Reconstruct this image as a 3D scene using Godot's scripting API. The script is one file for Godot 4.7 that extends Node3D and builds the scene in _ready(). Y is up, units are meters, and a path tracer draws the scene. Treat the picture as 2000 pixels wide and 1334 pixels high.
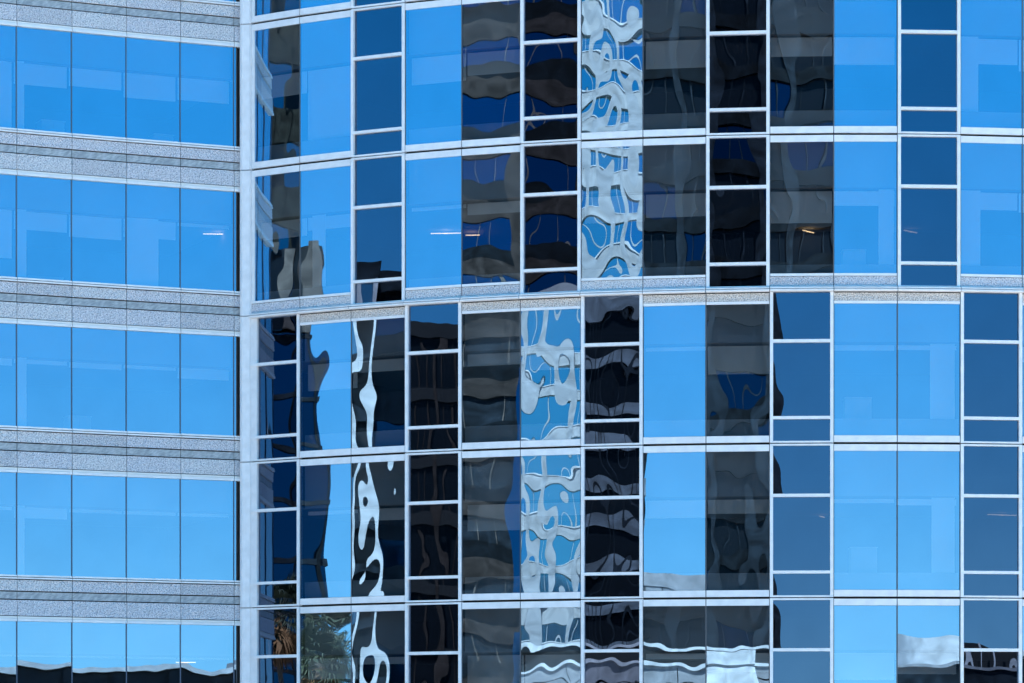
extends Node3D

# ------------------------------------------------------------------ helpers
var M := {}
var shared := {}
var taken := {}
const GROUND_TO_EYE := 14.0
const STOREY := 4.0
const LINE0 := 18.779          # height of the floor line that shows lowest in the picture
# plan of the curved tower
const TX := 8.9479
const TZ := -113.6384
const TR := 28.1288
const TA := -0.6091
const TD := 0.0587
const COLUMNS := 16
var W := 2.0 * TR * sin(TD / 2.0)

func lin(r: float, g: float, b: float, a := 1.0) -> Color:
	var c := Color(r, g, b).linear_to_srgb()
	c.a = a
	return c

func mat(called: String, c: Color, rough := 0.6, metal := 0.0) -> StandardMaterial3D:
	var m := StandardMaterial3D.new()
	m.resource_name = called
	m.albedo_color = c
	m.roughness = rough
	m.metallic = metal
	M[called] = m
	return m

func numbered(called: String) -> String:
	if not taken.has(called):
		taken[called] = 0
		return called
	taken[called] += 1
	return "%s_%03d" % [called, taken[called]]

func thing(called: String, label: String, category: String, at := Vector3.ZERO, turn := 0.0, group := "") -> Node3D:
	var o := Node3D.new()
	o.name = numbered(called)
	add_child(o)
	o.position = at
	o.rotation.y = turn
	o.set_meta("label", label)
	o.set_meta("category", category)
	if group:
		o.set_meta("group", group)
	return o

func sub(parent: Node3D, called: String, t := Transform3D()) -> Node3D:
	var o := Node3D.new()
	o.name = called
	parent.add_child(o, true)
	o.transform = t
	return o

func box_mesh(s: Vector3) -> Mesh:
	var key := "%.3f_%.3f_%.3f" % [s.x, s.y, s.z]
	if not shared.has(key):
		var b := BoxMesh.new()
		b.size = s
		shared[key] = b
	return shared[key]

func piece(parent: Node3D, called: String, mesh: Mesh, m: Material, at := Vector3.ZERO, turn := 0.0) -> MeshInstance3D:
	var o := MeshInstance3D.new()
	o.name = called
	o.mesh = mesh
	o.material_override = m
	parent.add_child(o, true)
	o.position = at
	o.rotation.y = turn
	return o

# a box given by its corners
func bx(parent: Node3D, called: String, m: Material, x0: float, x1: float, y0: float, y1: float, z0: float, z1: float) -> MeshInstance3D:
	return piece(parent, called, box_mesh(Vector3(x1 - x0, y1 - y0, z1 - z0)), m, Vector3((x0 + x1) / 2, (y0 + y1) / 2, (z0 + z1) / 2))

func quad(st: SurfaceTool, a: Vector3, b: Vector3, c: Vector3, d: Vector3) -> void:
	# a b c d run counter-clockwise as seen from outside
	for v in [a, c, b, a, d, c]:
		st.add_vertex(v)

func commit(st: SurfaceTool) -> ArrayMesh:
	st.generate_normals()
	return st.commit()

# an upright prism over a strip between two lines of plan points (outer, inner), from y0 to y1
func strip_prism(outer: Array, inner: Array, y0: float, y1: float) -> ArrayMesh:
	var st := SurfaceTool.new()
	st.begin(Mesh.PRIMITIVE_TRIANGLES)
	st.set_smooth_group(-1)
	var n := outer.size()
	var p := func(v: Vector2, y: float): return Vector3(v.x, y, v.y)
	for i in n - 1:
		var a: Vector2 = outer[i]
		var b: Vector2 = outer[i + 1]
		var c: Vector2 = inner[i]
		var d: Vector2 = inner[i + 1]
		quad(st, p.call(a, y0), p.call(b, y0), p.call(b, y1), p.call(a, y1))
		quad(st, p.call(d, y0), p.call(c, y0), p.call(c, y1), p.call(d, y1))
		quad(st, p.call(a, y1), p.call(b, y1), p.call(d, y1), p.call(c, y1))
		quad(st, p.call(c, y0), p.call(d, y0), p.call(b, y0), p.call(a, y0))
	quad(st, p.call(inner[0], y0), p.call(outer[0], y0), p.call(outer[0], y1), p.call(inner[0], y1))
	quad(st, p.call(outer[n - 1], y0), p.call(inner[n - 1], y0), p.call(inner[n - 1], y1), p.call(outer[n - 1], y1))
	return commit(st)

# an upright prism over a plan polygon (points as seen from above with z down the page, clockwise)
func poly_prism(pts: PackedVector2Array, y0: float, y1: float) -> ArrayMesh:
	var st := SurfaceTool.new()
	st.begin(Mesh.PRIMITIVE_TRIANGLES)
	st.set_smooth_group(-1)
	if Geometry2D.is_polygon_clockwise(pts):
		pts.reverse()
	var n := pts.size()
	for i in n:
		var a := pts[i]
		var b := pts[(i + 1) % n]
		quad(st, Vector3(b.x, y0, b.y), Vector3(a.x, y0, a.y), Vector3(a.x, y1, a.y), Vector3(b.x, y1, b.y))
	var tri := Geometry2D.triangulate_polygon(pts)
	for i in range(0, tri.size(), 3):
		var q := [pts[tri[i]], pts[tri[i + 1]], pts[tri[i + 2]]]
		if Geometry2D.is_polygon_clockwise(PackedVector2Array(q)):
			q.reverse()
		for k in [0, 1, 2]:
			st.add_vertex(Vector3(q[k].x, y1, q[k].y))
		for k in [0, 2, 1]:
			st.add_vertex(Vector3(q[k].x, y0, q[k].y))
	return commit(st)

# a profile (z outward, y up; counter-clockwise with outward to the right) drawn out along x
func extrude_x(prof: Array, x0: float, x1: float) -> ArrayMesh:
	var st := SurfaceTool.new()
	st.begin(Mesh.PRIMITIVE_TRIANGLES)
	st.set_smooth_group(-1)
	var n := prof.size()
	for i in n:
		var a: Vector2 = prof[i]
		var b: Vector2 = prof[(i + 1) % n]
		quad(st, Vector3(x1, a.y, a.x), Vector3(x1, b.y, b.x), Vector3(x0, b.y, b.x), Vector3(x0, a.y, a.x))
	var tri := Geometry2D.triangulate_polygon(PackedVector2Array(prof))
	for i in range(0, tri.size(), 3):
		var q := PackedVector2Array([prof[tri[i]], prof[tri[i + 1]], prof[tri[i + 2]]])
		if Geometry2D.is_polygon_clockwise(q):
			q.reverse()
		for k in [0, 1, 2]:
			st.add_vertex(Vector3(x1, q[k].y, q[k].x))
		for k in [0, 2, 1]:
			st.add_vertex(Vector3(x0, q[k].y, q[k].x))
	return commit(st)

# a pane of heat-strengthened glass: a sheet whose face waves by fractions of a millimetre, with a rim of real thickness
var wave := FastNoiseLite.new()
func pane_mesh(w: float, h: float, number: int, slope: float, fx: float, fy: float) -> ArrayMesh:
	wave.seed = number * 17 + 3
	# the strongly warped panes also have finer ripples
	wave.fractal_gain = 0.3 if slope > 0.0019 else 0.17
	var own := 0.85 + 0.5 * fposmod(number * 0.618, 1.0)
	fx *= own
	fy *= own
	var nx := maxi(6, int(w / 0.05))
	var ny := maxi(6, int(h / 0.05))
	var hs := PackedFloat32Array()
	hs.resize((nx + 3) * (ny + 3))
	for j in ny + 3:
		for i in nx + 3:
			hs[j * (nx + 3) + i] = wave.get_noise_2d((i - 1) * w / nx * fx, (j - 1) * h / ny * fy)
	var dx := w / nx
	var dy := h / ny
	var total := 0.0
	for j in range(1, ny + 2):
		for i in range(1, nx + 2):
			var k := j * (nx + 3) + i
			var sx := (hs[k + 1] - hs[k - 1]) / (2 * dx)
			var sy := (hs[k + nx + 3] - hs[k - nx - 3]) / (2 * dy)
			total += sx * sx + sy * sy
	var amount := slope / maxf(sqrt(total / ((nx + 1) * (ny + 1))), 1e-6)
	var v := PackedVector3Array()
	var nn := PackedVector3Array()
	var idx := PackedInt32Array()
	for j in ny + 1:
		for i in nx + 1:
			var k := (j + 1) * (nx + 3) + i + 1
			v.append(Vector3(-w / 2 + i * dx, -h / 2 + j * dy, hs[k] * amount))
			nn.append(Vector3(-(hs[k + 1] - hs[k - 1]) / (2 * dx) * amount, -(hs[k + nx + 3] - hs[k - nx - 3]) / (2 * dy) * amount, 1).normalized())
	for j in ny:
		for i in nx:
			var a := j * (nx + 1) + i
			idx.append_array([a, a + nx + 1, a + 1, a + 1, a + nx + 1, a + nx + 2])
	var arr := []
	arr.resize(Mesh.ARRAY_MAX)
	arr[Mesh.ARRAY_VERTEX] = v
	arr[Mesh.ARRAY_NORMAL] = nn
	arr[Mesh.ARRAY_INDEX] = idx
	var m := ArrayMesh.new()
	m.add_surface_from_arrays(Mesh.PRIMITIVE_TRIANGLES, arr)
	return m

# ------------------------------------------------------------------ textures
func noise_image(size: int, seed_: int, freq: float, octaves: int, type := FastNoiseLite.TYPE_SIMPLEX_SMOOTH) -> Image:
	var n := FastNoiseLite.new()
	n.seed = seed_
	n.noise_type = type
	n.frequency = freq
	n.fractal_octaves = octaves
	return n.get_seamless_image(size, size)

func granite(a: Color, b: Color, c: Color, seed_: int) -> ImageTexture:
	var s := 512
	var fine := noise_image(s, seed_, 0.055, 3)
	var coarse := noise_image(s, seed_ + 1, 0.02, 2)
	var im := Image.create(s, s, false, Image.FORMAT_RGB8)
	for y in s:
		for x in s:
			var f := fine.get_pixel(x, y).r
			var k := coarse.get_pixel(x, y).r
			var col := a.lerp(b, clampf((f - 0.5) * 3.2 + 0.5, 0, 1))
			if f < 0.3 + 0.12 * (k - 0.5):
				col = col.lerp(c, 0.75)
			im.set_pixel(x, y, col.lerp(a, 0.25 * k))
	return ImageTexture.create_from_image(im)

# chiselled relief: ridges that run up to the right
func chisel(seed_: int) -> ImageTexture:
	var s := 512
	var src := noise_image(s, seed_, 0.034, 3)
	var im := Image.create(s, s, false, Image.FORMAT_L8)
	for y in s:
		for x in s:
			# a lattice shear keeps the tile seamless
			var u := posmod(2 * x + y, s)
			var v := posmod(x + 1 * y, s)
			var g := src.get_pixel(u, v).r
			im.set_pixel(x, y, Color(g, g, g))
	return ImageTexture.create_from_image(im)

func veins(seed_: int) -> ImageTexture:
	var s := 512
	var src := noise_image(s, seed_, 0.012, 4)
	var im := Image.create(s, s, false, Image.FORMAT_RGB8)
	for y in s:
		for x in s:
			var g := src.get_pixel(posmod(x + y, s), posmod(3 * y + x, s)).r
			var r := pow(1.0 - absf(g - 0.5) * 2.0, 7.0)
			var k := src.get_pixel(posmod(y + 2 * x, s), y).r
			im.set_pixel(x, y, lin(0.27, 0.295, 0.315).lerp(lin(0.42, 0.44, 0.46), clampf(k * 1.6 - 0.4, 0, 1)).lerp(lin(0.66, 0.68, 0.67), r * 0.6))
	return ImageTexture.create_from_image(im)

func mottle(lo: float, seed_: int, freq: float) -> ImageTexture:
	var im := noise_image(256, seed_, freq, 4)
	im.convert(Image.FORMAT_RGB8)
	for y in 256:
		for x in 256:
			var g := lerpf(lo, 1.0, im.get_pixel(x, y).r)
			im.set_pixel(x, y, Color(g, g, g))
	return ImageTexture.create_from_image(im)

func planar(m: StandardMaterial3D, t: Texture2D, scale: float) -> void:
	m.albedo_texture = t
	m.uv1_triplanar = true
	m.uv1_world_triplanar = true
	m.uv1_triplanar_sharpness = 8.0
	m.uv1_scale = Vector3.ONE * scale

func glass(called: String, c: Color, film: Texture2D) -> StandardMaterial3D:
	var m := mat(called, c, 0.0, 1.0)
	m.transparency = BaseMaterial3D.TRANSPARENCY_ALPHA
	planar(m, film, 0.21)
	return m

func slab(i: int, k: int) -> Material:
	return M[["granite", "granite_pale", "granite_dull", "granite", "granite_pale"][posmod(i * 7 + k * 3 + i * k, 5)]]

func make_materials() -> void:
	var film := mottle(0.97, 5, 0.01)
	glass("vision_glass", lin(0.37, 0.59, 0.79, 0.72), film)
	glass("tinted_glass", lin(0.115, 0.158, 0.235, 0.94), film)
	var white := mat("white_aluminium", lin(0.88, 0.88, 0.89), 0.42)
	planar(white, mottle(0.93, 8, 0.03), 0.35)
	mat("cream_aluminium", lin(0.78, 0.76, 0.72), 0.45)
	mat("sealant", lin(0.09, 0.10, 0.115), 0.7)
	mat("mullion_blue", lin(0.085, 0.12, 0.18), 0.5)
	mat("dark_joint", lin(0.02, 0.018, 0.016), 0.9)
	var g := mat("granite", Color.WHITE, 0.75)
	planar(g, granite(lin(0.56, 0.56, 0.59), lin(0.86, 0.85, 0.85), lin(0.30, 0.30, 0.33), 21), 0.75)
	g.heightmap_enabled = true
	g.heightmap_texture = chisel(31)
	g.heightmap_scale = 3.5
	for k in 2:
		var other: StandardMaterial3D = g.duplicate()
		other.resource_name = "granite_%s" % ["pale", "dull"][k]
		other.albedo_color = [lin(0.97, 0.97, 1.0), lin(0.87, 0.87, 0.89)][k]
		other.uv1_offset = Vector3(0.37, 0.21, 0.53) * (k + 1)
		M[other.resource_name] = other
	var wg := mat("bounce_tinted_granite", Color.WHITE, 0.75)  # granite with warm sunlight reflected from below put into its colour
	planar(wg, granite(lin(0.53, 0.50, 0.475), lin(0.84, 0.81, 0.78), lin(0.28, 0.26, 0.25), 22), 0.75)
	wg.heightmap_enabled = true
	wg.heightmap_texture = g.heightmap_texture
	wg.heightmap_scale = 3.5
	var pol := mat("polished_stone", Color.WHITE, 0.35)
	planar(pol, veins(41), 0.45)
	mat("backing", lin(0.34, 0.38, 0.41), 0.8)
	mat("blind", lin(0.82, 0.82, 0.80), 0.9)
	mat("cupboard", lin(0.34, 0.34, 0.33), 0.6)
	mat("cupboard_top", lin(0.40, 0.40, 0.39), 0.5)
	mat("room_wall", lin(0.06, 0.062, 0.065), 0.9)
	mat("room_ceiling", lin(0.28, 0.28, 0.28), 0.9)
	mat("room_floor", lin(0.03, 0.03, 0.032), 0.9)
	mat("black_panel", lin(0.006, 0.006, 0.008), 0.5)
	mat("roof", lin(0.30, 0.29, 0.28), 0.9)
	var lamp := mat("lamp_tube", lin(0.9, 0.85, 0.75), 0.5)
	lamp.emission_enabled = true
	lamp.emission = Color(1.0, 0.86, 0.66)
	lamp.emission_energy_multiplier = 0.8
	# city opposite
	mat("paving", lin(0.42, 0.40, 0.37), 0.9)
	mat("asphalt", lin(0.06, 0.06, 0.062), 0.9)
	mat("slate", lin(0.008, 0.012, 0.016), 0.8).metallic_specular = 0.2
	mat("slate_pale", lin(0.019, 0.027, 0.036), 0.8).metallic_specular = 0.2
	mat("olive_panel", lin(0.028, 0.027, 0.022), 0.8).metallic_specular = 0.2
	mat("teal_glass", lin(0.03, 0.17, 0.22), 0.06, 1.0)
	mat("frond", lin(0.042, 0.048, 0.02), 0.6).backlight = Color(0.05, 0.07, 0.02)
	mat("dry_frond", lin(0.22, 0.10, 0.035), 0.8)
	mat("bark", lin(0.12, 0.09, 0.065), 0.9)
	mat("black_glass", lin(0.006, 0.008, 0.011), 0.12).metallic_specular = 0.28
	mat("navy_glass", lin(0.015, 0.11, 0.20), 0.06, 1.0)
	mat("deep_navy_glass", lin(0.01, 0.05, 0.09), 0.06, 1.0)
	mat("blue_glass", lin(0.35, 0.6, 0.62), 0.06, 1.0)
	mat("grey_stone", lin(0.25, 0.255, 0.27), 0.6)
	mat("sky_glass", lin(0.22, 0.48, 0.6), 0.06, 1.0)
	mat("white_stone", lin(0.29, 0.29, 0.30), 0.6)
	mat("brown_stone", lin(0.046, 0.037, 0.034), 0.8).metallic_specular = 0.25
	mat("tan_stone", lin(0.13, 0.105, 0.09), 0.8)
	mat("grey_panel", lin(0.20, 0.20, 0.215), 0.6)
	mat("lavender_panel", lin(0.13, 0.16, 0.19), 0.6)
	mat("dark_panel", lin(0.022, 0.024, 0.026), 0.7).metallic_specular = 0.2
	mat("bright_panel", lin(0.44, 0.44, 0.45), 0.5)
	var faint := mottle(0.72, 62, 0.022)
	var patchy := mottle(0.5, 61, 0.022)
	for k in ["slate", "slate_pale", "white_stone", "grey_stone", "brown_stone", "tan_stone", "grey_panel", "lavender_panel", "olive_panel", "bright_panel"]:
		var city: StandardMaterial3D = M[k]
		planar(city, faint if k in ["white_stone", "grey_stone", "bright_panel", "grey_panel"] else patchy, 0.13)
		city.albedo_color = Color(minf(city.albedo_color.r * 1.13, 1.0), minf(city.albedo_color.g * 1.13, 1.0), minf(city.albedo_color.b * 1.13, 1.0))
	mat("steel", lin(0.45, 0.48, 0.50), 0.18, 1.0)

# ------------------------------------------------------------------ the curved tower
func tower_point(j: float, inset := 0.0) -> Vector2:
	var a := TA + TD * j
	return Vector2(TX + (TR - inset) * sin(a), TZ + (TR - inset) * cos(a))

# base of facet j: x along the facade to the right, z outwards, at a height
func facet(j: int, y: float) -> Transform3D:
	var p := tower_point(j)
	var q := tower_point(j + 1)
	var x := Vector3(q.x - p.x, 0, q.y - p.y).normalized()
	return Transform3D(Basis(x, Vector3.UP, x.cross(Vector3.UP)), Vector3(p.x, y, p.y))

# the glazier's setting of a pane, in degrees about its upright axis
const SETTING := {"7_2": 1.7, "7_3": 1.7, "7_4": 1.7, "7_1": -1.2, "7_0": -1.2, "7_-1": 1.7, "9_2": -0.9, "9_3": -0.9, "9_4": -0.9}
# how much the face of a pane waves (root mean square slope), by column above and below the ledge
const WAVY_UP := [1.6, 2.2, 1.3, 1.2, 2.3, 1.9, 4.2, 1.7, 1.4, 2.2, 1.2, 1.2, 1.2, 1.2, 1.2, 1.2]
const WAVY_DOWN := [1.6, 2.0, 2.7, 1.8, 1.7, 3.4, 2.6, 2.0, 2.4, 2.0, 1.2, 1.6, 1.6, 1.2, 1.2, 1.2]
# how far each roller blind is let down, and upright strips of curtain [from, to] along the window
const BLINDS := {"0_3": [0.6], "1_3": [1.95], "3_3": [0.72], "4_3": [0.6], "10_3": [0.72], "12_3": [0.66, 0.1, 0.56],
	"1_2": [0.35, 0.2, 0.62], "3_2": [0.1], "10_2": [0.38, 1.2, 1.6], "12_2": [0.45, 0.1, 0.62], "4_2": [0.3],
	"7_1": [0.1], "10_1": [0.14], "11_1": [0.12, 0.92, 1.57], "10_0": [0.1], "11_0": [0.16, 0.96, 1.57], "1_0": [0.1], "13_2": [0.5], "13_1": [0.4], "14_2": [0.6]}
var pane_count := 0

func pane(parent: Node3D, m: Material, x0: float, x1: float, y0: float, y1: float, z: float, slope: float, turn := 0.0) -> void:
	pane_count += 1
	var fx := 1.0
	var o := piece(parent, "pane", pane_mesh(x1 - x0, y1 - y0, pane_count, slope * 0.0008, fx, 0.62), m, Vector3((x0 + x1) / 2, (y0 + y1) / 2, z))
	o.rotation.y = deg_to_rad(turn)

func build_tower() -> void:
	var t := thing("glass_tower", "curved tower of blue mirror glass with white bands and tinted window columns", "building")
	var top_row := 4
	var low_row := -2
	var gs := [0.07, 3.79, 0.39]
	# a ledge: rounded drip below, two steps above
	var ledge_mesh := extrude_x([Vector2(-0.12, -0.075), Vector2(0.10, -0.075), Vector2(0.13, -0.06), Vector2(0.13, -0.025), Vector2(0.05, -0.022), Vector2(0.05, -0.002), Vector2(0.11, 0.002), Vector2(0.11, 0.03), Vector2(0.03, 0.033), Vector2(0.03, 0.05), Vector2(0.06, 0.054), Vector2(0.05, 0.072), Vector2(-0.12, 0.072)], 0.008, W - 0.008)
	for row in range(low_row, top_row + 1):
		var y := LINE0 + STOREY * row
		for j in COLUMNS:
			var tinted: bool = (j % 3 == 2) if row >= 2 else (j % 3 == 0)
			var u := sub(t, "window", facet(j, y))
			var key := "%d_%d" % [j, row]
			var setting: float = SETTING.get(key, 0.0)
			var slope: float = WAVY_UP[j] if row >= 2 else WAVY_DOWN[j]
			var over_ledge := row == 2
			var under_ledge := row == 1
			if tinted:
				var b := 0.075 if over_ledge else 0.014
				var c := STOREY - (0.08 if under_ledge else 0.014)
				var g := 0.19 if j == 0 else 0.088
				bx(u, "mullion", M.white_aluminium, 0.006, g, b, c, -0.12, 0.004 if j == 0 else 0.02)
				bx(u, "mullion", M.white_aluminium, W - 0.088, W - 0.004, b, c, -0.12, 0.02)
				var cuts := [b + (0.0 if over_ledge else 0.045), 0.625, 0.70, 2.61, 2.69, c - (0.0 if under_ledge else 0.045)]
				if not over_ledge:
					bx(u, "sill", M.white_aluminium, g, W - 0.088, b, cuts[0], -0.12, 0.014)
				if not under_ledge:
					bx(u, "head", M.white_aluminium, g, W - 0.088, cuts[5], c, -0.12, 0.014)
				# at the corner the transoms run out past the glass to the post
				var left := -0.03 if j == 0 else 0.088
				bx(u, "transom", M.white_aluminium, left, W - 0.088, cuts[1], cuts[2], -0.12, 0.03)
				bx(u, "transom", M.white_aluminium, left, W - 0.088, cuts[3], cuts[4], -0.12, 0.03)
				for k in [0, 2, 4]:
					pane(u, M.tinted_glass, g, W - 0.088, cuts[k], cuts[k + 1], -0.075, slope, setting)
				bx(u, "gasket", M.sealant, -0.004, 0.004, b, c, -0.1, -0.004)
			else:
				var b := 0.03
				var c := STOREY - 0.03
				var g0 := 0.205
				var g1 := STOREY - 0.205
				if over_ledge:
					bx(u, "stone_panel", slab(j, row), 0.012, W - 0.012, 0.09, 0.318, -0.1, -0.012)
					bx(u, "groove", M.dark_joint, 0.0, W, 0.074, 0.33, -0.16, -0.07)
					bx(u, "sill", M.white_aluminium, 0.012, W - 0.012, 0.33, 0.395, -0.1, 0.004)
					g0 = 0.40
				else:
					bx(u, "sill_panel", M.white_aluminium, 0.012, W - 0.012, b, g0 - 0.006, -0.1, 0.0)
				if under_ledge:
					bx(u, "stone_panel", M.bounce_tinted_granite, 0.012, W - 0.012, STOREY - 0.31, STOREY - 0.105, -0.1, -0.006)
					bx(u, "groove", M.dark_joint, 0.0, W, STOREY - 0.105, STOREY - 0.077, -0.1, -0.045)  # dark recessed strip that stands in for the shade under the ledge
					bx(u, "head", M.white_aluminium, 0.012, W - 0.012, STOREY - 0.385, STOREY - 0.315, -0.1, 0.004)
					g1 = STOREY - 0.39
				else:
					bx(u, "head_panel", M.white_aluminium, 0.012, W - 0.012, g1 + 0.006, c, -0.1, 0.0)
				if j == 0:
					bx(u, "jamb", M.white_aluminium, 0.012, 0.11, g0, g1, -0.1, 0.0)
				pane(u, M.vision_glass, 0.116 if j == 0 else 0.02, W - 0.02, g0, g1, -0.022, slope, setting)
				bx(u, "gasket", M.sealant, -0.014, 0.014, b, c, -0.09, -0.016)
				bx(u, "backing", M.backing, 0.0, W, STOREY - 0.21 - 1.13, STOREY - 0.13, -0.30, -0.26)
				bx(u, "backing", M.backing, 0.0, W, 0.13, 0.66, -0.30, -0.26)
				var bl: Array = BLINDS.get(key, [0.06 + 0.9 * fposmod(sin(j * 12.9 + row * 78.2) * 43758.5, 1.0)])
				if bl[0] > 0.05:
					bx(u, "roller_blind", M.blind, 0.03, W - 0.03, 2.58 - bl[0], 2.58, -0.38, -0.37)
				if bl.size() > 2:
					bx(u, "curtain", M.blind, bl[1], bl[2], 0.66, 2.62, -0.345, -0.33)
			# dark groove at the floor line, or the ledge
			if row == 2:
				piece(u, "ledge", ledge_mesh, M.white_aluminium)
			else:
				bx(u, "groove", M.dark_joint, 0.0, W, -0.04, 0.04, -0.16, -0.125)
	var outer := []
	var inner := []
	var core := []
	var back := []
	for j in range(0, COLUMNS + 1):
		outer.append(tower_point(j, 0.35))
		inner.append(tower_point(j, 7.0))
		core.append(tower_point(j, 7.3))
		back.append(tower_point(j, 0.15))
	for row in range(low_row, top_row + 2):
		var y := LINE0 + STOREY * row
		piece(t, "floor_slab", strip_prism(outer, inner, y - 0.13, y + 0.13), M.room_floor)
		if row > low_row:
			piece(t, "ceiling", strip_prism(outer, inner, y - 1.36, y - 1.30), M.room_ceiling)
	var y0 := LINE0 + STOREY * low_row
	var y1 := LINE0 + STOREY * (top_row + 1)
	piece(t, "core_wall", strip_prism(inner, core, y0, y1), M.room_wall)
	for e in [0, COLUMNS]:
		var p := tower_point(e, 0.12)
		var q := tower_point(e, 7.3)
		var s := (q - p).normalized().orthogonal() * 0.06
		piece(t, "end_wall", poly_prism(PackedVector2Array([p + s, q + s, q - s, p - s]), y0, y1), M.room_wall)
	piece(t, "podium_wall", strip_prism(back, core, 0.0, y0 - 0.13), M.white_aluminium)
	piece(t, "roof", strip_prism(back, core, y1 + 0.13, y1 + 0.9), M.roof)
	# corner post between the tower and the stone wing: one face towards the street, one in the line of the glass
	for row in range(low_row, top_row + 1):
		var y := LINE0 + STOREY * row
		var drop := 0.0
		var p0 := tower_point(0.0)
		var f := facet(0, 0.0)
		var pa := Vector2(p0.x - 0.325, p0.y - 0.13)
		var pb := Vector2(p0.x - 0.27, p0.y - 0.055)
		var pb2 := Vector2(p0.x - 0.215, p0.y - 0.04)
		var pb3 := Vector2(p0.x - 0.205, p0.y - 0.052)
		var pb4 := Vector2(p0.x - 0.05, p0.y - 0.012)
		var pb5 := Vector2(p0.x - 0.042, p0.y - 0.035)
		var pc := p0 + Vector2(f.basis.x.x, f.basis.x.z) * 0.004 + Vector2(f.basis.z.x, f.basis.z.z) * 0.006
		var pd := p0 + Vector2(f.basis.x.x, f.basis.x.z) * 0.004 - Vector2(f.basis.z.x, f.basis.z.z) * 0.3
		var pe := Vector2(p0.x - 0.325, p0.y - 1.0)
		piece(t, "corner_post", poly_prism(PackedVector2Array([pa, pb, pb2, pb3, pb4, pb5, pc, pd, pe]), y + 0.012, y + STOREY - 0.012 + drop), M.white_aluminium)
	return

# ------------------------------------------------------------------ the stone-banded wing
const WING_DEG := [22.8, 23.5, 24.3, 25.1, 26.0, 26.9]   # how each bay is turned, from the corner outwards
const WING_BLINDS := {"0_3": [0.62], "1_3": [0.68], "2_3": [0.5], "3_3": [0.58, 0.06, 0.3], "4_3": [1.8],
	"0_2": [0.1], "1_2": [0.5, 0.05, 1.0], "2_2": [0.6], "3_2": [0.5, 0.08, 0.36], "4_2": [1.3], "0_1": [0.3], "1_1": [0.1], "2_1": [0.16], "3_1": [0.12, 0.08, 0.36], "4_1": [0.2],
	"0_0": [0.1], "1_0": [0.1], "2_0": [0.1], "3_0": [0.3, 0.06, 0.3], "4_0": [0.1]}

var wing_bays := {}

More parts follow.
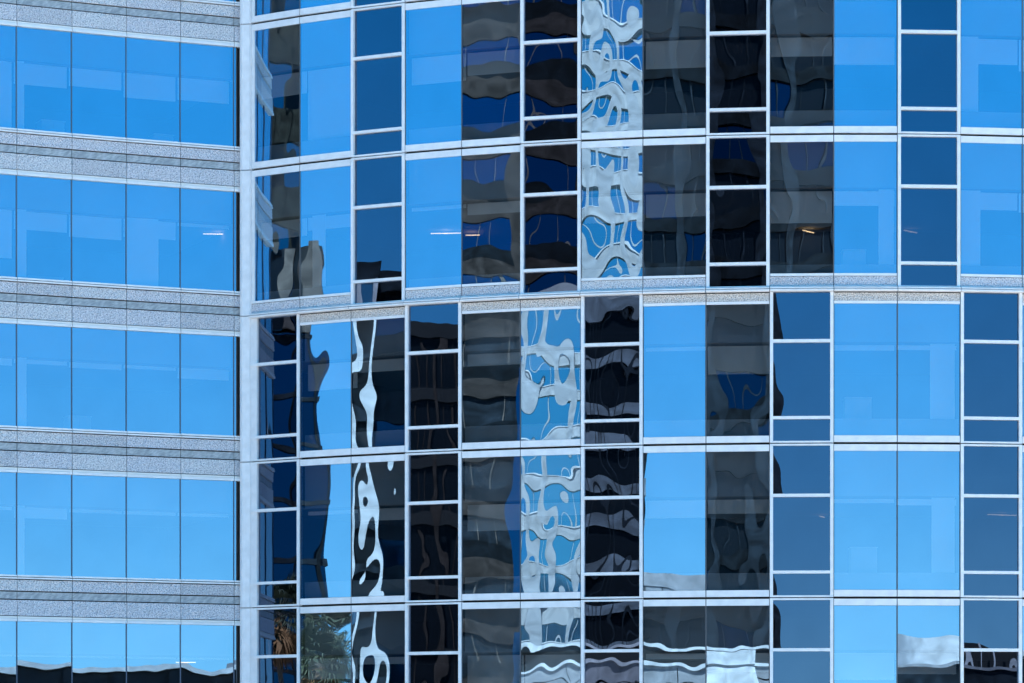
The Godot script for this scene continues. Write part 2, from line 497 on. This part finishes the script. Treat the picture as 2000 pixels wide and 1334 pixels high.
func build_wing() -> void:
	var t := thing("stone_wing", "office wing with ribbon windows between bands of pale grey granite", "building")
	var sill0 := GROUND_TO_EYE + 5.539
	var rise := 3.972
	var corner := Vector2(-7.445, -90.82)
	var pts := [corner]
	var lengths := [0.2]
	for i in WING_DEG.size():
		lengths.append(1.53)
	var turns := [WING_DEG[0]]
	turns.append_array(WING_DEG)
	for i in lengths.size():
		var a := deg_to_rad(turns[i])
		pts.append(pts[i] + Vector2(-cos(a), sin(a)) * lengths[i])
	for row in range(-2, 5):
		var y: float = sill0 + rise * row
		for i in lengths.size():
			var p: Vector2 = pts[i + 1]
			var q: Vector2 = pts[i]
			var x := Vector3(q.x - p.x, 0, q.y - p.y).normalized()
			var wd: float = lengths[i]
			var u := sub(t, "bay", Transform3D(Basis(x, Vector3.UP, x.cross(Vector3.UP)), Vector3(p.x, y, p.y)))
			wing_bays["%d_%d" % [i, row]] = u.transform
			var e := 0.008
			# sill in two thin steps, granite course, polished strip, granite course, head
			bx(u, "sill", M.white_aluminium, e, wd - e, -0.045, 0.0, -0.15, 0.02)
			bx(u, "sill", M.white_aluminium, e, wd - e, -0.105, -0.065, -0.15, 0.035)
			bx(u, "stone_panel", slab(i, row), e, wd - e, -0.42, -0.132, -0.15, 0.0)
			bx(u, "polished_strip", M.polished_stone, e, wd - e, -0.64, -0.452, -0.15, -0.022)
			bx(u, "stone_panel", slab(i + 5, row + 3), e, wd - e, -1.085, -0.672, -0.15, 0.0)
			bx(u, "head", M.cream_aluminium, e, wd - e, -1.165, -1.105, -0.15, 0.012)
			bx(u, "head", M.white_aluminium, e, wd - e, -1.235, -1.17, -0.15, 0.03)
			bx(u, "joint_backing", M.dark_joint, 0.0, wd, -1.22, -0.02, -0.17, -0.075)
			var top := rise - 1.24
			if i == 0:
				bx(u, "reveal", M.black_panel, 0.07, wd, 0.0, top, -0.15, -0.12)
				pane(u, M.vision_glass, 0.014, 0.07, 0.0, top, -0.05, 0.8)
				bx(u, "mullion", M.sealant, 0.07, 0.085, 0.0, top, -0.12, -0.03)
			else:
				pane(u, M.vision_glass, 0.02, wd - 0.02, 0.0, top, -0.05, 1.5 + 0.3 * (i % 3))
			bx(u, "mullion", M.mullion_blue, -0.012, 0.012, 0.0, top, -0.12, -0.03)
			if i > 0:
				bx(u, "backing", M.backing, 0.0, wd, top - 0.83, top + 0.2, -0.32, -0.28)
				var key := "%d_%d" % [i - 1, row]
				var bl: Array = WING_BLINDS.get(key, [0.05])
				bx(u, "roller_blind", M.blind, 0.03, wd - 0.03, top - 0.88 - bl[0], top - 0.88, -0.38, -0.37)
				if bl.size() > 2:
					bx(u, "curtain", M.blind, bl[1], bl[2], -0.1, top - 0.85, -0.345, -0.33)
	var outer := []
	var inner := []
	var core := []
	var skin := []
	pts.reverse()
	for p in pts:
		var n := Vector2(sin(0.43), cos(0.43))
		outer.append(p - n * 0.34)
		inner.append(p - n * 6.0)
		core.append(p - n * 6.3)
		skin.append(p - n * 0.16)
	for row in range(-2, 6):
		var y: float = sill0 + rise * row - 0.75
		piece(t, "floor_slab", strip_prism(outer, inner, y - 0.15, y + 0.15), M.room_floor)
		if row > -2:
			piece(t, "ceiling", strip_prism(outer, inner, y - 1.38, y - 1.32), M.room_ceiling)
	var ya: float = sill0 - 2 * rise - 0.9
	var yb: float = sill0 + 5 * rise - 0.6
	piece(t, "core_wall", strip_prism(inner, core, ya, yb), M.room_wall)
	for e in [0, pts.size() - 1]:
		var p: Vector2 = skin[e]
		var q: Vector2 = core[e]
		var s := (q - p).normalized().orthogonal() * 0.05
		piece(t, "end_wall", poly_prism(PackedVector2Array([p + s, q + s, q - s, p - s]), ya, yb), M.room_wall)
	piece(t, "podium_wall", strip_prism(skin, core, 0.0, ya - 0.4), M.granite)
	piece(t, "roof", strip_prism(skin, core, yb + 0.02, yb + 0.8), M.roof)

# ------------------------------------------------------------------ the city that the glass mirrors
# a block seen from the facade: at is the foot of the middle of its front, turn faces the front to the glass
func block(called: String, label: String, at: Vector2, turn_deg: float, w: float, d: float, h: float, o: Dictionary) -> Node3D:
	var t := thing(called, label, "building", Vector3(at.x, 0, at.y), deg_to_rad(turn_deg + 180.0), "buildings mirrored in the glass")
	bx(t, "wall", M[o.wall], -w / 2, w / 2, 0, h, -d, -0.35 - o.get("inset", 0.0))
	var fh: float = o.storey
	var bh: float = o.band
	var bay: float = o.bay
	var n := int(w / bay)
	var cw: float = o.column
	var first := int(o.get("from", 8.0) / fh)
	for k in range(first, int(h / fh)):
		var y := k * fh
		bx(t, "floor_band", M[o.band_material], -w / 2 - 0.1, w / 2 + 0.1, y, y + bh, -d - 0.1, o.get("proud", 0.1))
		if o.has("second"):
			bx(t, "spandrel", M[o.second], -w / 2 - 0.05, w / 2 + 0.05, y + bh, y + bh + 1.4, -d - 0.05, 0.0)
		for i in n:
			var x: float = -w / 2 + (w - n * bay) / 2 + i * bay + o.get("shift", 0.0)
			bx(t, "window", M[o.low if o.has("low") and y < 50.0 else o.glass[(i * 7 + k * 3) % o.glass.size()]], x + cw / 2, x + bay - cw / 2, y + bh, y + fh, -0.4 - o.get("inset", 0.0), -0.25 - o.get("inset", 0.0))
			if o.has("sill"):
				bx(t, "sill", M[o.sill], x + cw / 2, x + bay - cw / 2, y + bh, y + bh + 0.1, -0.25, o.get("proud", 0.1) + 0.08)
	for i in n + 1:
		var x: float = -w / 2 + (w - n * bay) / 2 + i * bay + o.get("shift", 0.0)
		if cw > 0.02:
			bx(t, "pier", M[o.column_material], x - cw / 2, x + cw / 2, first * fh, h - 0.02, -0.4 - o.get("inset", 0.0), o.get("pier_proud", 0.16))
		for s in o.get("mullions", 0):
			var mx: float = x + bay * (s + 1.0) / (o.mullions + 1.0)
			if i < n:
				bx(t, "mullion", M[o.mullion_material], mx - 0.05, mx + 0.05, first * fh, h - 0.03, -0.3, o.get("mullion_proud", -0.12))
	bx(t, "parapet", M[o.band_material], -w / 2 - 0.15, w / 2 + 0.15, h, h + 1.1, -d - 0.15, 0.2)
	return t

func polar(px: float, pz: float, az: float, l: float) -> Vector2:
	return Vector2(px + l * sin(deg_to_rad(az)), pz + l * cos(deg_to_rad(az)))

func build_city() -> void:
	# dark slate tower behind the photographer
	block("slate_tower", "dark slate tower with black windows, mirrored in the nearly black panes right of centre", polar(6.0, -85.7, -8.1, 170), -8.1, 41.6, 30, 96, {"wall": "black_glass", "storey": 3.8, "band": 1.2, "band_material": "slate", "bay": 4.1, "column": 0.9, "column_material": "slate_pale", "glass": ["black_glass", "black_glass", "black_glass", "deep_navy_glass", "black_glass"], "mullions": 2, "mullion_material": "slate_pale", "inset": 0.2, "pier_proud": 0.3, "from": 15.0})
	block("banded_office", "office with lavender grey bands, mirrored in tinted panes below the ledge near the centre", polar(2.6, -86.2, -23.0, 150), -23.0, 19.4, 18, 47.5, {"wall": "black_glass", "storey": 2.9, "band": 0.95, "band_material": "lavender_panel", "bay": 5.6, "column": 0.0, "column_material": "slate", "glass": ["black_glass"], "mullions": 8, "mullion_material": "slate_pale", "mullion_proud": 0.16, "from": 15.0})
	block("white_tower", "white stone tower with blue windows, mirrored above the ledge", polar(2.6, -86.2, -24.3, 185), -24.3, 18.0, 20, 100, {"wall": "blue_glass", "storey": 3.3, "band": 1.25, "band_material": "white_stone", "bay": 2.5, "column": 0.85, "column_material": "grey_stone", "glass": ["blue_glass", "blue_glass", "sky_glass"], "from": 20.0, "inset": 0.5, "proud": 0.05, "pier_proud": 0.35, "sill": "bright_panel", "mullions": 1, "mullion_material": "grey_stone"})
	block("white_annexe", "lower white stone block with blue windows, mirrored below the ledge", polar(1.0, -86.6, -31.5, 165), -31.5, 15.0, 16, 50.5, {"wall": "blue_glass", "storey": 3.3, "band": 1.2, "band_material": "white_stone", "bay": 2.7, "column": 0.9, "column_material": "grey_stone", "glass": ["blue_glass", "sky_glass", "blue_glass"], "from": 15.0, "inset": 0.5, "proud": 0.1, "pier_proud": 0.4, "sill": "bright_panel", "mullions": 1, "mullion_material": "grey_stone"})
	var brown := block("brown_tower", "tower of brown stone and navy glass, mirrored left of the white tower", polar(0.0, -87.0, -36.8, 210), -36.8, 56.0, 24, 110, {"wall": "deep_navy_glass", "storey": 5.4, "band": 1.5, "low": "slate_pale", "second": "slate", "shift": 3.5, "band_material": "brown_stone", "bay": 10.2, "column": 1.7, "column_material": "brown_stone", "glass": ["navy_glass"], "mullions": 3, "mullion_material": "tan_stone", "from": 15.0})
	bx(brown, "glass_bay", M.navy_glass, 6.6, 9.7, 15.0, 51.0, -0.3, 0.2)
	block("dark_low_block", "dark block with thin upright lines, mirrored in tinted panes below the ledge on the left", polar(-2.0, -87.7, -48.3, 150), -48.3, 21.0, 18, 46, {"wall": "black_glass", "storey": 4.6, "band": 0.9, "band_material": "dark_panel", "bay": 3.6, "column": 0.35, "column_material": "brown_stone", "glass": ["black_glass"], "mullions": 3, "mullion_material": "brown_stone", "from": 10.0})
	block("metal_block", "narrow block of bright metal panels, mirrored wavily below the ledge", polar(-3.56, -88.4, -56.62, 125), -56.62, 5.5, 12, 46.5, {"wall": "steel", "storey": 3.4, "band": 0.7, "band_material": "slate_pale", "bay": 1.3, "column": 0.45, "column_material": "bright_panel", "glass": ["slate", "steel", "slate_pale"], "from": 10.0})
	block("slate_block", "slate office block mirrored just right of the bright metal one", polar(-3.56, -88.4, -53.55, 130), -53.55, 8.8, 12, 46.5, {"wall": "slate", "storey": 3.8, "band": 1.6, "band_material": "slate_pale", "bay": 2.9, "column": 0.22, "column_material": "tan_stone", "glass": ["black_glass", "deep_navy_glass"], "from": 10.0})
	var navy := block("navy_office", "navy glass office mirrored beside the corner post, striped piers on its roof", polar(-5.5, -89.5, -67.4, 120), -67.4, 19.0, 20, 46.6, {"wall": "deep_navy_glass", "storey": 3.5, "band": 0.3, "band_material": "slate_pale", "bay": 3.1, "column": 0.12, "column_material": "slate", "glass": ["deep_navy_glass", "deep_navy_glass", "navy_glass"], "from": 6.0})
	for i in 26:
		bx(navy, "pier", M[["tan_stone", "dark_panel", "brown_stone", "slate", "tan_stone", "black_glass"][i % 6]], -9.4 + i * 0.72, -9.4 + (i + 1) * 0.72 - 0.1 * (i % 2), 42.5, 48.1 - 0.5 * (i % 3), 0.15, 0.6)
	block("beige_tower", "tall olive grey tower mirrored in the top panes beside the corner post", polar(-6.5, -90.1, -70.8, 170), -70.8, 16.0, 16, 90, {"wall": "slate", "storey": 6.4, "band": 3.2, "band_material": "olive_panel", "bay": 1.6, "column": 0.2, "column_material": "olive_panel", "glass": ["teal_glass", "black_glass"], "from": 40.0})
	hall()
	drum_hall()
	canopy_hall()
	block("stair_tower", "stair tower of pale grey panels with dark upright joints, mirrored under the blue sky pane", polar(4.2, -85.9, -18.7, 132), -18.7, 8.5, 8, 26.5, {"wall": "dark_panel", "storey": 5.3, "band": 5.26, "band_material": "grey_panel", "bay": 1.4, "column": 0.09, "column_material": "dark_panel", "glass": ["dark_panel"], "from": 12.0})
	block("white_kiosk", "plain white kiosk mirrored at the bottom in front of the slate tower", polar(5.85, -85.7, -9.05, 124), -9.05, 4.4, 3, 21.2, {"wall": "bright_panel", "storey": 7.0, "band": 6.95, "band_material": "bright_panel", "bay": 2.9, "column": 0.0, "column_material": "bright_panel", "glass": ["bright_panel"], "from": 7.0})
	palm("fan palm with dry orange fronds mirrored in tinted panes by the corner post", polar(-6.5, -90.1, -70.5, 70), 22.4, 2.5, 1)
	palm("fan palm with a wide green crown, mirrored in the blue pane lowest on the left", polar(-5.04, -89.25, -63.1, 70), 19.9, 2.6, 2)
	palm("broad low fan palm behind the others, filling the lowest panes with olive fronds", polar(-5.04, -89.25, -62.5, 76), 18.6, 3.9, 4)
	palm("slim fan palm standing farther back, its crown just above the wide green one", polar(-5.04, -89.25, -62.7, 88), 22.6, 1.7, 3)

func hall() -> void:
	var c := polar(4.0, -86.0, -19.5, 130)
	var t := thing("panel_hall", "long low hall of pale grey panels mirrored along the bottom of the curved tower", "building", Vector3(c.x, 0, c.y), deg_to_rad(160.5), "buildings mirrored in the glass")
	bx(t, "wall", M.dark_panel, -31, 41.3, 0, 21.2, -20, -0.2)
	var y := 11.0
	while y < 20.9:
		for i in 14:
			bx(t, "panel", M.grey_panel, -31 + i * 5.17 + 0.03, -31 + (i + 1) * 5.17 - 0.03, y, y + 1.08, -0.2, 0.0)
		y += 1.17
	bx(t, "parapet", M.dark_panel, -31.2, 41.5, 21.6, 22.7, -20.2, -0.1)
	bx(t, "string_course", M.bright_panel, -31.3, 41.6, 21.35, 21.6, -20.3, 0.25)
	bx(t, "coping", M.bright_panel, -31.3, 41.6, 22.7, 22.95, -20.3, 0.15)

func drum_hall() -> void:
	var c := polar(10.8, -85.6, 19.0, 128)
	var t := thing("drum_hall", "dark hall with a white drum on its roof, mirrored at the bottom right", "building", Vector3(c.x, 0, c.y), deg_to_rad(199.0), "buildings mirrored in the glass")
	bx(t, "wall", M.slate_pale, -20, 20, 0, 21.3, -24, 0)
	bx(t, "coping", M.grey_panel, -20.2, 20.2, 21.3, 21.5, -24.2, 0.2)
	var cy := CylinderMesh.new()
	cy.top_radius = 5.2
	cy.bottom_radius = 5.2
	cy.height = 2.0
	cy.radial_segments = 48
	piece(t, "drum", cy, M.bright_panel, Vector3(9.6, 22.5, -6.5))
	bx(t, "screen_wall", M.dark_panel, -19, 1.5, 21.5, 22.7, -3.4, -3.0)
	for i in 17:
		bx(t, "railing_post", M.bright_panel, -18.6 + i * 1.2, -18.48 + i * 1.2, 21.5, 22.75, -2.6, -2.5)

func canopy_hall() -> void:
	var c := polar(-10.5, -90.0, 43.0, 110)
	var t := thing("canopy_hall", "dark glazed hall under a white canopy, mirrored in the lowest windows of the stone wing", "building", Vector3(c.x, 0, c.y), deg_to_rad(223.0), "buildings mirrored in the glass")
	bx(t, "wall", M.dark_panel, -16, 16, 0, 20.75, -18, -0.3)
	for i in 10:
		bx(t, "window", M.slate_pale, -15.8 + i * 3.2, -12.8 + i * 3.2, 14.0, 20.6, -0.3, -0.1)
	bx(t, "canopy", M.bright_panel, -16.4, 16.4, 20.75, 21.05, -18.4, 0.6)
	bx(t, "roof_box", M.grey_panel, -7.0, 2.0, 21.05, 21.45, -9.0, -3.0)

func palm(label: String, at: Vector2, h: float, reach: float, seed_: int) -> void:
	var rng := RandomNumberGenerator.new()
	rng.seed = seed_ * 101
	var t := thing("palm_tree", label, "palm tree", Vector3(at.x, 0, at.y), rng.randf() * 3.0, "palms along the street")
	var st := SurfaceTool.new()
	st.begin(Mesh.PRIMITIVE_TRIANGLES)
	var rings := 12
	for i in rings:
		for k in 10:
			var q := []
			for e in [[i, k], [i, k + 1], [i + 1, k + 1], [i + 1, k]]:
				var f := float(e[0]) / rings
				var rad: float = lerpf(0.34, 0.2, f) * (1.0 + 0.06 * (e[0] % 2))
				var an: float = TAU * e[1] / 10.0
				q.append(Vector3(cos(an) * rad + 0.3 * sin(f * 2.0), f * (h - 0.3), -sin(an) * rad))
			quad(st, q[0], q[1], q[2], q[3])
	piece(t, "trunk", commit(st), M.bark)
	for kind in 2:
		st = SurfaceTool.new()
		st.begin(Mesh.PRIMITIVE_TRIANGLES)
		st.set_smooth_group(-1)
		var top := Vector3(0.3 * sin(2.0), h - 0.3, 0)
		for n in (62 if kind == 0 else 34):
			var an := rng.randf() * TAU
			var lift := rng.randf_range(-0.5, 1.25) if kind == 0 else rng.randf_range(-1.45, -0.75)
			var stalk := reach * rng.randf_range(0.4, 0.6)
			var out := Vector3(cos(an) * cos(lift), sin(lift), sin(an) * cos(lift))
			var side := out.cross(Vector3.UP).normalized()
			var up := side.cross(out).normalized()
			var hub := top + out * stalk
			quad(st, top - side * 0.02, top + side * 0.02, hub + side * 0.015, hub - side * 0.015)
			# a fan of narrow leaflets that droop at the tip
			for l in 17:
				var b := (l - 8) / 8.0 * 1.75
				var d := out * cos(b) + side * sin(b)
				var len := reach * 0.5 * (1.0 - 0.25 * absf(b) / 1.75) * rng.randf_range(0.85, 1.1)
				var wd := d.cross(up).normalized() * 0.045
				var mid := hub + d * len * 0.6 + up * 0.03
				var tip := hub + d * len + Vector3.DOWN * len * rng.randf_range(0.12, 0.4)
				quad(st, hub - wd * 0.3, hub + wd * 0.3, mid + wd, mid - wd)
				st.add_vertex(mid - wd)
				st.add_vertex(tip)
				st.add_vertex(mid + wd)
		piece(t, "crown" if kind == 0 else "dry_skirt", commit(st), M.frond if kind == 0 else M.dry_frond)

# low cupboards that stand behind the windows
func cupboards() -> void:
	var spots := [
		["pale low cupboard behind the top ribbon window, left of the middle", wing_bays["4_3"], 0.85, 1.5, -0.6, 0.42],
		["pale low cupboard behind the top ribbon window, right of the middle", wing_bays["2_3"], 0.95, 1.5, -0.6, 0.3],
		["pale low cupboard behind the second ribbon window at the left edge", wing_bays["4_2"], 0.5, 1.45, -0.6, 0.16],
		["pale low cupboard behind the third ribbon window of the stone wing", wing_bays["3_1"], 0.05, 0.7, -0.6, 0.42],
		["pale cupboard behind blue glass just below the ledge, right of the tinted column", facet(10, LINE0 + STOREY), 0.35, 1.05, 0.13, 1.25],
		["pale cupboard behind blue glass two storeys below the ledge, right of the tinted column", facet(10, LINE0), 0.5, 1.2, 0.13, 1.35],
		["pale cupboard behind blue glass just above the ledge, right of the black panes", facet(10, LINE0 + 2 * STOREY), 0.3, 0.9, 0.13, 1.1]]
	for q in spots:
		var t := thing("office_cupboard", q[0], "cupboard", Vector3.ZERO, 0.0, "cupboards behind the office windows")
		t.transform = q[1]
		bx(t, "carcass", M.cupboard, q[2], q[3], q[4], q[5] - 0.03, -1.0, -0.56)
		bx(t, "top", M.cupboard_top, q[2] - 0.015, q[3] + 0.015, q[5] - 0.03, q[5], -1.015, -0.54)
		bx(t, "door", M.cupboard_top, q[2] + 0.01, (q[2] + q[3]) / 2 - 0.004, q[4] + 0.06, q[5] - 0.04, -0.56, -0.545)
		bx(t, "door", M.cupboard_top, (q[2] + q[3]) / 2 + 0.004, q[3] - 0.01, q[4] + 0.06, q[5] - 0.04, -0.56, -0.545)

# lit tubes under the office ceilings
func lamps() -> void:
	var spots := [
		["lit tube lamp in the second ribbon window of the stone wing, beside the corner post", Vector3(-8.15, 29.26, -92.0), 0.9, 0.05],
		["longest lit tube lamp, behind sky blue glass of the curved tower above the ledge", Vector3(-1.85, 29.33, -92.3), 0.85, -0.1],
		["short lit tube lamp behind dark reflections, next to the longest tube", Vector3(-1.1, 29.33, -92.6), 0.4, -0.1],
		["short warm tube lamp slanting behind a nearly black pane above the ledge", Vector3(8.25, 29.33, -92.0), 0.55, 0.9],
		["short tube lamp behind tinted blue glass near the right, above the ledge", Vector3(11.1, 29.33, -92.0), 0.6, 0.8],
		["warm tube lamp behind brown and slate reflections below the ledge", Vector3(-0.25, 21.36, -90.6), 0.9, -0.5],
		["tiny tube lamp behind tinted blue glass beside a dark pane, below the ledge", Vector3(8.6, 21.36, -91.6), 0.5, 1.2],
		["tube lamp behind the rightmost tinted glass, below the ledge", Vector3(13.5, 21.36, -91.0), 0.9, 0.35],
		["tube lamp behind the lowest ribbon window of the stone wing", Vector3(-9.05, 17.32, -91.6), 0.55, 0.1]]
	for q in spots:
		var o := MeshInstance3D.new()
		o.name = numbered("tube_lamp")
		o.mesh = extrude_x([Vector2(-0.014, 0.0), Vector2(-0.008, -0.014), Vector2(0.008, -0.014), Vector2(0.014, 0.0), Vector2(0.008, 0.013), Vector2(-0.008, 0.013)], -q[2] / 2, q[2] / 2)
		o.material_override = M.lamp_tube
		add_child(o)
		o.position = q[1]
		o.rotation.y = q[3]
		o.set_meta("label", q[0])
		o.set_meta("category", "lamp")
		o.set_meta("group", "lit tubes under the office ceilings")
		var l := OmniLight3D.new()
		l.name = "tube_light"
		l.light_color = Color(1.0, 0.86, 0.66)
		l.light_energy = 0.02
		l.light_size = 0.1
		l.omni_range = 9.0
		l.omni_attenuation = 2.0
		l.shadow_enabled = true
		l.position = q[1] + Vector3(0, -0.06, 0)
		add_child(l, true)

# ------------------------------------------------------------------
func _ready() -> void:
	# camera
	var cam := Camera3D.new()
	cam.name = "camera"
	add_child(cam)
	cam.position = Vector3(0, GROUND_TO_EYE, 0)
	cam.rotation.x = -0.0047
	cam.projection = Camera3D.PROJECTION_FRUSTUM
	cam.near = 1.0
	cam.far = 3000.0
	cam.size = 2.0 * 667.0 / 6448.1
	cam.frustum_offset = Vector2(0, (1557.8 - 667.0) / 6448.1)
	cam.current = true
	# sky, exposure
	var sky := ProceduralSkyMaterial.new()
	sky.sky_top_color = lin(0.001, 0.178, 0.41)
	sky.sky_horizon_color = lin(0.25, 0.485, 0.59)
	sky.sky_curve = 0.055
	sky.sky_energy_multiplier = 1.0
	sky.ground_bottom_color = lin(0.25, 0.24, 0.23)
	sky.ground_horizon_color = lin(0.30, 0.36, 0.44)
	sky.sun_angle_max = 12.0
	var env := Environment.new()
	env.background_mode = Environment.BG_SKY
	env.sky = Sky.new()
	env.sky.sky_material = sky
	env.tonemap_mode = Environment.TONE_MAPPER_LINEAR
	env.tonemap_exposure = 3.4
	env.sdfgi_enabled = true
	env.ssao_enabled = true
	env.ssil_enabled = true
	var we := WorldEnvironment.new()
	we.name = "environment"
	we.environment = env
	add_child(we)
	# the sun stands behind the building, so that the facade is in shade and the city opposite is lit
	var sun := DirectionalLight3D.new()
	sun.name = "sun"
	sun.light_color = Color(1.0, 0.965, 0.92)
	sun.light_energy = 1.6
	sun.light_angular_distance = 0.5
	sun.shadow_enabled = true
	add_child(sun)
	sun.basis = Basis.looking_at(Vector3(-0.22, -0.80, 0.56).normalized(), Vector3.UP)

	wave.noise_type = FastNoiseLite.TYPE_SIMPLEX_SMOOTH
	wave.frequency = 0.46
	wave.fractal_octaves = 2
	wave.fractal_lacunarity = 2.6
	wave.fractal_gain = 0.17
	make_materials()
	var ground := MeshInstance3D.new()
	ground.name = "ground"
	var pm := PlaneMesh.new()
	pm.size = Vector2(2400, 2400)
	ground.mesh = pm
	ground.material_override = M.paving
	ground.set_meta("kind", "structure")
	add_child(ground)
	build_tower()
	build_wing()
	build_city()
	cupboards()
	lamps()
